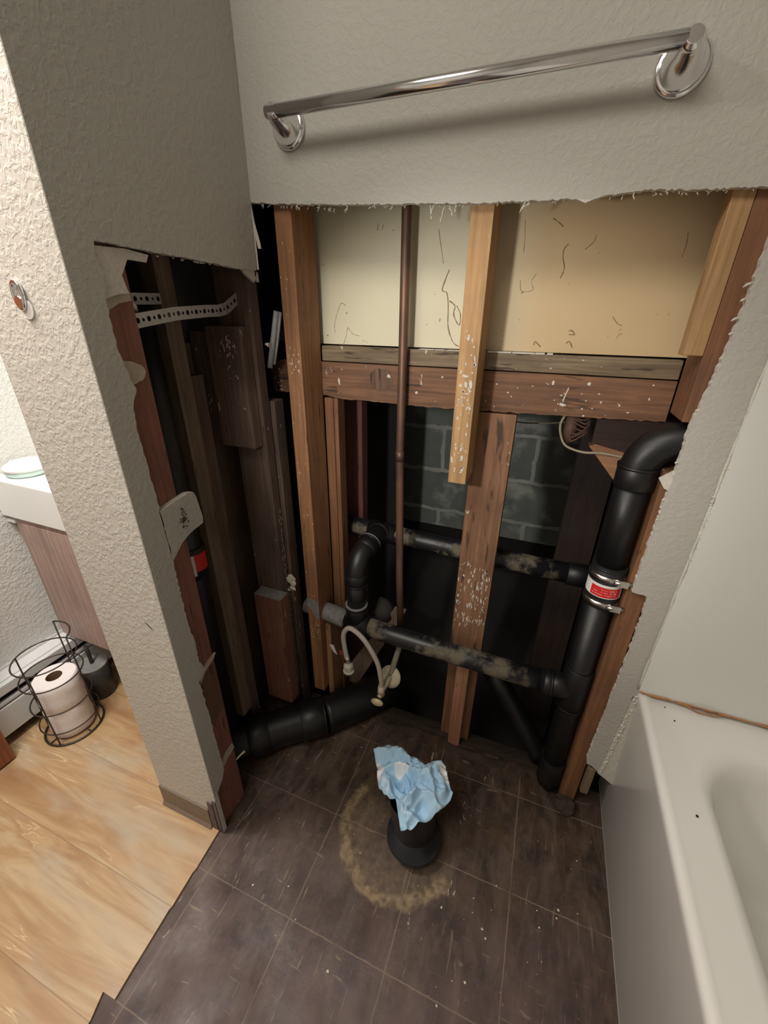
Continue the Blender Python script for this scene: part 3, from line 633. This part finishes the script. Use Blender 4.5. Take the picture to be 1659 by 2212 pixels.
def arc_label(cx, cy, r, z0, z1, a0, a1, name, mat, par):
    mb = MB(); prev = None
    for k in range(17):
        a = math.radians(a0+(a1-a0)*k/16); v = [mb.bm.verts.new((cx+r*math.cos(a), cy+r*math.sin(a), z)) for z in (z0, z1)]
        if prev: mb.bm.faces.new((prev[0], v[0], v[1], prev[1])).smooth = True
        prev = v
    return mb.build(name, mat, par, recalc=False)
arc_label(.7767, .044, .0349, .690, .722, 175, 330, 'white_label', M['label_white'], cpl)
arc_label(.7767, .044, .0351, .692, .716, 218, 318, 'red_label', M['label_red'], cpl)['label'] = 'red band printed on the white label'
mb = MB()   # faint lettering on the red band (illegible in the photo)
for row, z in enumerate((.710, .704, .698)):
    for k in range(22):
        if rnd.random() < .35: continue
        a = math.radians(226+k*3.6); p = Vector((.7767+.0353*math.cos(a), .044+.0353*math.sin(a), z)); mb.box(p.x-.0004, p.x+.0004, p.y-.0002, p.y+.0002, z-.0008, z+.0008)
mb.build('label_print', M['label_white'], cpl)['kind'] = 'stuff'
# horizontal drain with riser wye
hp = thing('drain_pipe', (.4, .045, .39), 'dirty black horizontal drain crossing in front of the boards low in the opening', 'pipe')
mb = MB(); mb.tube([(.150, .045, .407), (.30, .044, .398), (.50, .044, .392), (.700, .044, .387)], .0275, 28); mb.build('pipe_run', M['abs_dirty'], hp)
mb = MB(); mb.tube([(.012, .058, .414), (.10, .050, .410), (.155, .045, .407)], .0270, 28); mb.build('pipe_end', M['spray'], hp)['label'] = 'grey dust-covered left end of the pipe'
mb = MB(); mb.tube([(.155, .045, .407), (.225, .045, .403)], .0315, 28); hub(mb, (.184, .046, .445), (0, 0, 1), .0312, .05)
mb.build('tee_fitting', M['abs'], hp)
mb = MB(); mb.tube([(.184, .047, .45), (.184, .047, .56)], .0265, 28); mb.build('riser', M['abs'], hp)
mb = MB(); mb.tube(spl([(.184, .047, .55), (.184, .049, .585), (.186, .062, .612), (.190, .085, .628), (.196, .125, .640), (.201, .17, .645)], 5), .0295, 28)
hub(mb, (.184, .047, .563), (0, 0, -1), .0315, .035); hub(mb, (.193, .105, .634), (.05, .4, .12), .0315, .032)
mb.build('elbow', M['abs'], hp)
for p, d in (((.184, .046, .471), (0, 0, 1)), ((.184, .047, .545), (0, 0, 1)), ((.1955, .122, .639), (.05, .4, .1))):
    p = Vector(p); d = Vector(d).normalized(); MB().tube([p, p+d*.003], .0323, 28).build('cement_ring', M['spray'], hp)['label'] = 'grey cement ring at the joint'
bp = thing('vent_pipe', (.42, .22, .62), 'black horizontal pipe behind the board, higher and deeper than the dirty one', 'pipe')
mb = MB(); mb.tube([(-.02, .205, .642), (.20, .205, .632), (.45, .205, .624), (.76, .205, .618)], .0265, 28); mb.build('pipe_run', M['abs_dirty'], bp)
mb = MB(); hub(mb, (.745, .205, .618), (1, 0, 0), .0305, .05); mb.build('coupling', M['abs'], bp)
mb = MB(); mb.tube([(.160, .205, .634), (.245, .205, .631)], .031, 28); mb.tube([(.201, .165, .645), (.201, .205, .634)], .031, 24); mb.build('tee_fitting', M['abs'], bp)
tag(MB().tube([(.800, .215, -.2), (.800, .215, .95)], .0275, 24).build('vent_stack', M['abs'], None, (.8, .215, -.2)), 'dim vertical black pipe behind the labelled drain stack', 'pipe')
tag(MB().tube([(.570, .17, .26), (.62, .155, .20), (.745, .118, .035), (.76, .11, .02)], .030, 24).build('branch_pipe', M['abs'], None, (.66, .14, .1)), 'black diagonal pipe sloping down to the foot of the drain stack', 'pipe')
tag(MB().tube([(.235, .17, .36), (.215, .155, .385), (.20, .15, .40)], [.034, .036, .03], 20).build('pipe_stub', plain('dusty_rubber', (.05, .045, .04), .9), None, (.22, .155, .36)), 'dusty rounded pipe end behind the foot of the short riser', 'pipe')
# big soil pipe on the floor from the left
sp4 = thing('soil_pipe', (.06, -.05, .0), 'thick black soil pipe lying across the left of the floor', 'pipe')
main = [(-.165, -.275, .060), (-.09, -.205, .060), (-.012, -.127, .060), (.10, -.03, .060), (.175, .055, .058), (.215, .12, .05), (.235, .175, .02), (.245, .20, -.06), (.25, .21, -.25)]
mb = MB(); mb.tube(spl(main[:4], 6), .0545, 36); mb.build('pipe_run', M['abs'], sp4)
mb = MB(); mb.tube(spl(main[3:], 6), .0570, 36); mb.build('elbow', M['abs'], sp4)
mb = MB(); hub(mb, (.07, -.055, .060), (.78, .62, 0), .0590, .075, .001); hub(mb, (-.055, -.168, .060), (.72, .69, 0), .0585, .06, .001); mb.build('coupling', M['abs'], sp4)
# black pipe in the partition cavity with label
cv = thing('cavity_pipe', (-.125, -.215, 0), 'black vertical pipe with a red and white label inside the partition cavity', 'pipe')
MB().tube([(-.125, -.205, .0), (-.125, -.205, 1.24)], .0285, 24).build('pipe_run', M['abs'], cv)
MB().tube([(-.125, -.205, .655), (-.125, -.205, .735)], .0345, 28).build('coupling_sleeve', M['rubber'], cv)
arc_label(-.125, -.205, .0350, .668, .722, -90, -30, 'white_label', M['label_white'], cv)
arc_label(-.125, -.205, .0353, .678, .722, -30, 30, 'red_label', M['label_red'], cv)['label'] = 'red half of the pipe label'
# closet pipe stub with cap rim
cl = thing('toilet_drain_stub', (.465, -.235, 0), 'short black toilet drain pipe standing up from the floor under the blue cloth', 'pipe')
mb = MB(); mb.tube([(.459, -.212, .0), (.459, -.212, .032)], .0620, 40); mb.tube([(.465, -.235, .033), (.465, -.235, .041)], .0685, 40); mb.build('hub', M['abs'], cl)
mb = MB()
for a, b in (((.459, -.212, .030), (.446, -.205, .133)),):
    mb.tube([a, b], [.0575, .0550], 40, caps=False); mb.tube([b, a], [.0530, .0545], 40, caps=False)
mb.build('pipe', plain('closet_pipe', (.022, .017, .017), .35), cl)
# copper line
cu = thing('copper_pipe', (.293, .085, .0), 'thin copper water pipe running down in front of the beam', 'pipe')
MB().tube([(.288, .085, 2.40), (.288, .085, 1.40), (.289, .0855, .90), (.2985, .087, .55), (.306, .087, .40)], .0099, 18).build('riser', M['copper'], cu)
MB().tube(spl([(.306, .087, .402), (.3075, .085, .36), (.310, .070, .335), (.306, .045, .300), (.300, .030, .258)], 6), .0085, 16).build('stub', plain('corroded_copper', (.24, .22, .17), .7, .2, .35, 40), cu)
mb = MB(); mb.tube([(.289, .0855, .93), (.289, .0855, .905)], .0108, 16)
mb.build('joint', M['copper'], cu)
mb = MB(); mb.tube([(.2585, .090, 1.0), (.259, .09, .99)], .003, 6)
mb.bm.free()

# ================================================================ SHUTOFF VALVE + HOSE
vv = thing('shutoff_valve', (.298, .02, .20), 'limescaled shutoff valve with a round wall plate and a braided hose arching up', 'valve')
d = Vector((-.15, -.85, .45)).normalized(); c = Vector((.300, .028, .252))
mb = MB(); mb.tube([c, c+d*.002, c+d*.006, c+d*.0075], [.033, .033, .020, .012], 32); mb.build('wall_plate', M['brassy'], vv)
mb = MB(); b0 = c+d*.006; b1 = Vector((.288, -.018, .235))
mb.tube([b0, b1], .0085, 16); mb.tube([b1+Vector((0, 0, -.014)), b1+Vector((0, 0, .022))], [.011, .009], 16); mb.build('valve_body', M['brassy'], vv)
mb = MB(); h0 = b1+Vector((-.002, -.012, -.014)); hd = Vector((-.12, -.75, -.35)).normalized()
mb.tube([b1+Vector((0, 0, -.01)), h0], .007, 12)
k = bmesh.ops.create_uvsphere(mb.bm, u_segments=20, v_segments=12, radius=1)
for v in k['verts']: v.co = Vector((v.co.x*.019, v.co.y*.008, v.co.z*.0125))+h0+Vector((-.001, -.012, -.006))
for f in mb.bm.faces: f.smooth = True
mb.build('handle', plain('brass_handle', (.62, .52, .33), .45, .3, .2, 60), vv)
hpts = spl([(.288, -.018, .256), (.288, -.020, .283), (.276, -.021, .347), (.241, -.022, .411), (.207, -.022, .440), (.186, -.022, .438), (.174, -.022, .408), (.178, -.021, .353), (.1845, -.020, .310)], 8)
MB().tube(hpts, .0070, 14).build('braided_hose', M['hose'], vv)
mb = MB(); MB().tube([hpts[0], hpts[3]], .0078, 14).build('crimp_collar', M['chrome_dull'], vv); mb.tube([(.182, -.020, .335), (.1845, -.020, .310)], .0078, 14); mb.build('crimp_collar', M['chrome_dull'], vv)
mb = MB(); mb.tube([(.1845, -.020, .310), (.1855, -.020, .300), (.186, -.020, .280)], [.007, .0145, .0135], 8, smooth=False); mb.tube([(.186, -.02, .281), (.186, -.02, .276)], .0165, 12); mb.build('hose_nut', plain('hose_nut', (.50, .47, .40), .7, 0, .3, 60, .3), vv)
mb = MB(); mb.poly([(.112, .002, .334), (.128, .0, .338), (.140, -.002, .306), (.128, 0, .310)], (0, .001, 0)); tg = mb.build('paper_tag', plain('pink_tag', (.66, .58, .60), .8), None, (.12, 0, .306)); tag(tg, 'small pale tag hanging left of the braided hose', 'tag')
MB().poly([(.142, .004, .318), (.152, .004, .322), (.156, .004, .306), (.146, .004, .303)], (0, .001, 0)).build('red_corner', plain('dull_red', (.22, .05, .05), .6), tg)

# ================================================================ BLUE CLOTH
def inpoly(x, y, P):
    r = False; j = len(P)-1
    for i in range(len(P)):
        if (P[i][1] > y) != (P[j][1] > y) and x < (P[j][0]-P[i][0])*(y-P[i][1])/(P[j][1]-P[i][1])+P[i][0]: r = not r
        j = i
    return r
OUT = [(.313, -.139), (.345, -.119), (.375, -.109), (.405, -.12), (.43, -.119), (.452, -.124), (.465, -.116), (.485, -.11), (.509, -.112), (.518, -.134), (.525, -.15), (.54, -.172), (.539, -.188), (.525, -.22), (.499, -.248), (.473, -.277), (.449, -.300), (.432, -.272), (.414, -.239), (.401, -.245), (.386, -.242), (.364, -.226), (.352, -.206), (.345, -.183), (.328, -.159)]
OUT = [(x, y) for x, y in OUT]
cx, cy = .444, -.190
bo = [Vector((x, y, 0)) for x, y in OUT]; bo.append(bo[0])
ring = []
for i in range(len(bo)-1):
    for k in range(8): ring.append(bo[i].lerp(bo[i+1], k/8))
mb = MB(); bm = mb.bm; NR = 36; rows = []; dl = bm.verts.layers.float.new('backing')
for i in range(1, NR+1):
    t = i/NR; row = []
    for p in ring:
        q = Vector((cx, cy, 0)).lerp(p, t); w = Vector((q.x*22, q.y*22, 3.3))
        n1 = mn.noise(w); n2 = mn.noise(w*2.1+Vector((5, 1, 2))); n3 = mn.noise(w*4.4+Vector((1, 9, 2)))
        rid = 1-abs(n1)*4.4; rid2 = 1-abs(n2)*4.2
        z = .178 - .020*t**2.2 + .020*rid*(1-.6*t) + .0085*rid2*(1-.5*t) + .002*n3
        # drape below the rim of the pipe where the cloth hangs over
        v = bm.verts.new((q.x+mn.noise(w*1.7+Vector((8, 8, 8)))*.005*(1-t*.8), q.y+mn.noise(w*1.7+Vector((2, 4, 8)))*.005*(1-t*.8), z)); row.append(v)
        s = 0
        dxy = Vector((q.x-.520, q.y+.135, 0)).length
        if dxy < .026+.012*n2: s = 1
        if Vector(((q.x-.345)*1.8, q.y+.195, 0)).length < .034+.01*n2: s = 1
        if Vector((q.x-.455, q.y+.130, 0)).length < .014: s = .8
        if rid > .86 and n2 > .0: s = max(s, .35)
        if Vector((q.x-.405, q.y+.175, 0)).length < .016+.006*n2: s = .8
        v[dl] = s
    rows.append(row)
c0 = bm.verts.new((cx, cy, .19))
nr = len(ring)
for k in range(nr): bm.faces.new((c0, rows[0][k], rows[0][(k+1) % nr]))
for i in range(NR-1):
    for k in range(nr): bm.faces.new((rows[i][k], rows[i+1][k], rows[i+1][(k+1) % nr], rows[i][(k+1) % nr]))
for f in bm.faces: f.smooth = True
cloth = mb.build('blue_cloth', M['cloth'], None, (.45, -.2, .15)); tag(cloth, 'crumpled light blue and white cloth stuffed on top of the black toilet drain', 'cloth')
so = cloth.modifiers.new('thick', 'SOLIDIFY'); so.thickness = .0012

# ================================================================ TOWEL BAR
tbr = thing('towel_bar', (.385, -.02, 1.518), 'chrome towel bar fixed on the grey wall above the opening', 'towel bar')
MB().tube([(.084, -.047, 1.519), (.676, -.047, 1.520)], .0092, 32).build('bar', M['chrome'], tbr)
for xx, s in ((.0965, -1), (.682, 1)):
    mb = MB(); cz = 1.512
    prof = [(0, .0315), (.004, .0315), (.0065, .030), (.008, .027), (.009, .020)]
    mb.tube([(xx, -a, cz) for a, r in prof], [r for a, r in prof], 40)
    mb.build('rosette', M['chrome'], tbr)
    mb = MB(); P = [(xx, -.006, cz), (xx-.001*s, -.018, cz+.001), (xx, -.033, cz+.004), (xx, -.047, 1.519), (xx, -.055, 1.520)]
    mb.tube(spl(P, 5), [.0285-.0155*(i/15)**.85 if i < 16 else .0130-.0012*(i-16) for i in range(21)], 28)
    mb.build('post', M['chrome'], tbr)
# ================================================================ WALL HOOK on the end face
wh = thing('wall_hook', (-.105, -.3965, 1.23), 'small oval chrome hook mount with a white pad on the bright wall end', 'hook')
mb = MB(); P = [(-.103+.009*math.cos(a*math.tau/20)-.000*a, -.400, 1.240+.017*math.sin(a*math.tau/20)) for a in range(21)]
mb.tube(P, .0028, 10, caps=False); mb.tube([(-.103, -.397, 1.232), (-.103, -.403, 1.232)], .007, 16); mb.build('ring', M['chrome'], wh)
mb = MB(); mb.tube([(-.098, -.3967, 1.222), (-.098, -.3985, 1.222)], [.013, .012], 24); mb.build('pad', M['white'], wh)
# hair / crack mark
MB().tube([(-.055, -.3970, .682), (-.049, -.3973, .680), (-.044, -.3973, .674), (-.040, -.397, .672)], .0006, 5).build('scratch', M['blackslot'], we)
# ================================================================ COVE BASE
bb = MB().box(-.199, -.034, -.400, -.3968, .0065, .083, .001)
bb.poly([(-.199, -.400, .018), (-.199, -.406, .0065), (-.199, -.4, .0065)], (.165, 0, 0))
cb_ = bb.build('baseboard_left', M['base']); struct(cb_)
mb = MB().box(-.030, -.014, -.3995, -.3970, .0065, .120, .001).box(-.012, -.0008, -.3985, -.3970, .0065, .135, .0005)
mb.build('torn_strip', M['purple'], cb_)

# ================================================================ LEFT ROOM
# heater
ht = thing('baseboard_heater', (-.80, -.6, 0), 'long white baseboard heater along the left wall behind the paper holder', 'heater')
y0, y1 = -2.2, .40
MB().box(-.8395, -.836, y0, y1, .02, .225).box(-.836, -.790, y0, y1, .208, .216, .002).build('back_plate', M['heater'], ht)
MB().box(-.776, -.7715, y0, y1, .045, .140, .0015).box(-.790, -.776, y0, y1, .125, .140).build('front_panel', M['heater'], ht)
MB().box(-.790, -.772, y0, y1, .180, .212, .002).build('top_lip', M['heater'], ht)
MB().box(-.8355, -.792, y0, y1, .03, .17).build('dark_core', M['blackslot'], ht)
MB().box(-.786, -.774, y0, y1, .148, .158).build('louver', M['heater'], ht)
# vanity
vn = thing('vanity', (-.5, -.2, 0), 'wall-hung vanity with pinkish wood front and thick white counter top', 'vanity')
MB().box(-.805, -.202, -.196, .40, .235, .672, .002).build('cabinet', M['cab'], vn)
MB().box(-.770, -.50, -.2005, -.1965, .24, .66, .001).build('door', M['cab'], vn)
MB().box(-.8395, -.8055, -.170, .40, .26, .655).build('filler_panel', M['heater'], vn)
MB().box(-.8385, -.202, -.206, .41, .678, .795, .003).build('counter_top', M['white'], vn)
MB().box(-.8385, -.805, -.2, -.19, .655, .665).build('white_clip', M['white'], vn)
sd = thing('soap_dish', (-.770, -.135, .795), 'white domed soap dish with pale teal rim on the white counter', 'dish')
mb = MB(); mb.tube([(-.770, -.135, .796), (-.770, -.135, .806), (-.770, -.135, .812)], [.048, .055, .055], 32)
mb.build('tray', M['teal'], sd)
mb = MB(); mb.tube([(-.770, -.135, .8125), (-.770, -.135, .822), (-.770, -.135, .833), (-.770, -.135, .838)], [.057, .055, .038, .01], 32); mb.build('lid', M['white'], sd)
# door leaf, bottom left corner
dr = MB().box(-.752, -.712, -1.25, -.468, .012, 2.0, .002).build('door_1', M['redwood']); struct(dr, 'red brown wooden door leaf at the lower left corner')
# paper holder
px, py = -.662, -.325
hd_ = thing('paper_holder', (px, py, .006), 'dark wire toilet paper stand on the vinyl floor by the heater', 'paper stand')
def circ(cx, cy, z, r, n=40): return [(cx+r*math.cos(k*math.tau/n), cy+r*math.sin(k*math.tau/n), z) for k in range(n+1)]
RR = .079
for nm, z in (('base_ring', .010), ('hoop', .060), ('hoop', .140), ('hoop', .235), ('hoop', .300)):
    MB().tube(circ(px, py, z, RR), .0021 if nm == 'hoop' else .0030, 8, caps=False).build(nm, M['wire'], hd_)
for k in range(4):
    a = math.radians(-62+90*k); x, y = px+RR*math.cos(a), py+RR*math.sin(a); top = .300
    MB().tube([(x, y, .010), (x, y, .16), (x, y, .300 if k != 2 and k != 1 else .365)], .0022, 8).build('upright', M['wire'], hd_)
a1, a2 = math.radians(28), math.radians(118)
P = [(px+RR*math.cos(a), py+RR*math.sin(a), .365) for a in [a1+(a2-a1)*k/16 for k in range(17)]]
MB().tube(P, .0022, 8).build('hoop', M['wire'], hd_)
MB().tube(circ(px, py, .0075, RR*.985), .0012, 8, caps=False).tube([(px-RR, py, .009), (px+RR, py, .009)], .002, 8).tube([(px, py-RR, .009), (px, py+RR, .009)], .002, 8).build('base_cross', M['wire'], hd_)
def tproll(z, label, dx=0):
    t = thing('toilet_roll', (px+dx, py, z), label, 'toilet roll', 'toilet rolls in the wire stand')
    mb = MB(); n = 48; r0, r1, h = .021, .0575, .104
    prof = [(r0, 0), (r1-.003, 0), (r1, .004), (r1+.0008, h*.3), (r1-.001, h*.62), (r1, h-.004), (r1-.003, h), (r0, h)]
    rings = []
    for r, zz in prof:
        rings.append([mb.bm.verts.new((px+dx+(r+(.0012*math.sin(k*.5+zz*90) if r > .05 else 0))*math.cos(k*math.tau/n), py+(r+(.0012*math.sin(k*.5+zz*90) if r > .05 else 0))*math.sin(k*math.tau/n), z+zz)) for k in range(n)])
    for i in range(len(rings)-1):
        for k in range(n): mb.bm.faces.new((rings[i][k], rings[i][(k+1) % n], rings[i+1][(k+1) % n], rings[i+1][k])).smooth = i in (2, 3, 4)
    mb.build('paper', M['roll'], t)
    MB().tube([(px+dx, py, z), (px+dx, py, z+h-.001)], .0212, 32, caps=False).tube([(px+dx, py, z+.002), (px+dx, py, z+.003)], .0205, 24).build('cardboard_tube', M['cardboard'], t)
    return t
tproll(.013, 'lower white toilet roll at the bottom of the wire stand')
tproll(.118, 'upper white toilet roll on top of the other in the wire stand', .003)
# canister
bn = thing('brush_canister', (-.700, -.200, .006), 'black toilet brush canister under the vanity beside the paper stand', 'canister')
MB().tube([(-.700, -.200, .0065), (-.700, -.200, .135)], [.043, .046], 36).build('canister', M['bin'], bn)
MB().tube([(-.700, -.200, .1352), (-.700, -.200, .140)], [.046, .044], 36).build('rim', M['greypl'], bn)
MB().tube([(-.700, -.200, .140), (-.700, -.200, .215)], .006, 12).build('handle', M['bin'], bn)
tag(MB().box(-.66, -.60, -.12, -.04, .0065, .075, .01).build('storage_pouch', plain('dark_grey_plastic', (.05, .05, .055), .4), None, (-.63, -.08, .0065)), 'low dark grey box on the floor under the vanity behind the canister', 'box')

# ================================================================ FLOOR DEBRIS
mb = MB(); bm = mb.bm; nx, ny = 90, 16; G = []
for j in range(ny):
    row = []
    for i in range(nx):
        x = .12+i*(.76/(nx-1)); y = .028+j*(.115/(ny-1)); t = j/(ny-1)
        z = -.004+.012*math.sin(min(1, t*2)*math.pi)*max(0, .6+mn.noise(Vector((x*30, y*30, 0)))*1.2)-(.05*max(0, t-.6))+(mn.noise(Vector((x*90, y*90, 4))))*.003
        row.append(bm.verts.new((x, y, z)))
    G.append(row)
for j in range(ny-1):
    for i in range(nx-1): bm.faces.new((G[j][i], G[j][i+1], G[j+1][i+1], G[j+1][i])).smooth = True
tag(mb.build('dirt_pile', M['dirt'], None, (.5, .09, 0)), 'dark brown dirt and debris along the back edge of the floor', 'debris', None, 'stuff')
mb = MB()
for k in range(90):
    x, y = rnd.uniform(.02, .86), rnd.uniform(-.55, .08); q = .0006+rnd.random()**3*.0022
    b = bmesh.ops.create_icosphere(bm := mb.bm, subdivisions=1, radius=q)
    for v in b['verts']: v.co = Vector((v.co.x*rnd.uniform(.6, 1.6), v.co.y*rnd.uniform(.6, 1.6), v.co.z*.6))+Vector((x, y, q*.5))
tag(mb.build('plaster_crumbs', M['foam'], None, (.4, -.2, 0)), 'scattered pale plaster crumbs on the dark tiles', 'crumbs', None, 'stuff')
mb = MB().box(.853, .872, .004, .022, .075, .178, .003)
tag(mb.build('wood_shim', wood('shim', (.24, .17, .10), (.19, .13, .08)), None, (.862, .012, .075)), 'small dusty wood shim between stud foot and tub', 'wood shim')
mb = MB(); b = bmesh.ops.create_icosphere(mb.bm, subdivisions=4, radius=1)
for v in b['verts']:
    v.co *= 1+.3*mn.noise(v.co*1.6)+.12*mn.noise(v.co*4); v.co = Vector((v.co.x*.030, v.co.y*.022, v.co.z*.022))+Vector((.828, -.004, .014))
tag(mb.build('rotten_wood', M['dirt'], None, (.828, 0, 0)), 'dark rotten wood lump at the foot of the tub-side stud', 'wood')

# look-alikes share a group
GROUPS = {'wall_stud': 'tall studs in the back wall opening', 'cripple_stud': 'cripple boards under the beam', 'cavity_stud': 'studs deep in the partition', 'corner_stud': 'dark studs in the corner',
          'short_stud': 'short stud stubs near the floor', 'perforated_strap': 'perforated metal straps', 'post': 'dark posts in the crawl space'}
for o in bpy.data.objects:
    k = o.name.split('.')[0]
    if o.parent is None and k in GROUPS and 'group' not in o: o['group'] = GROUPS[k]
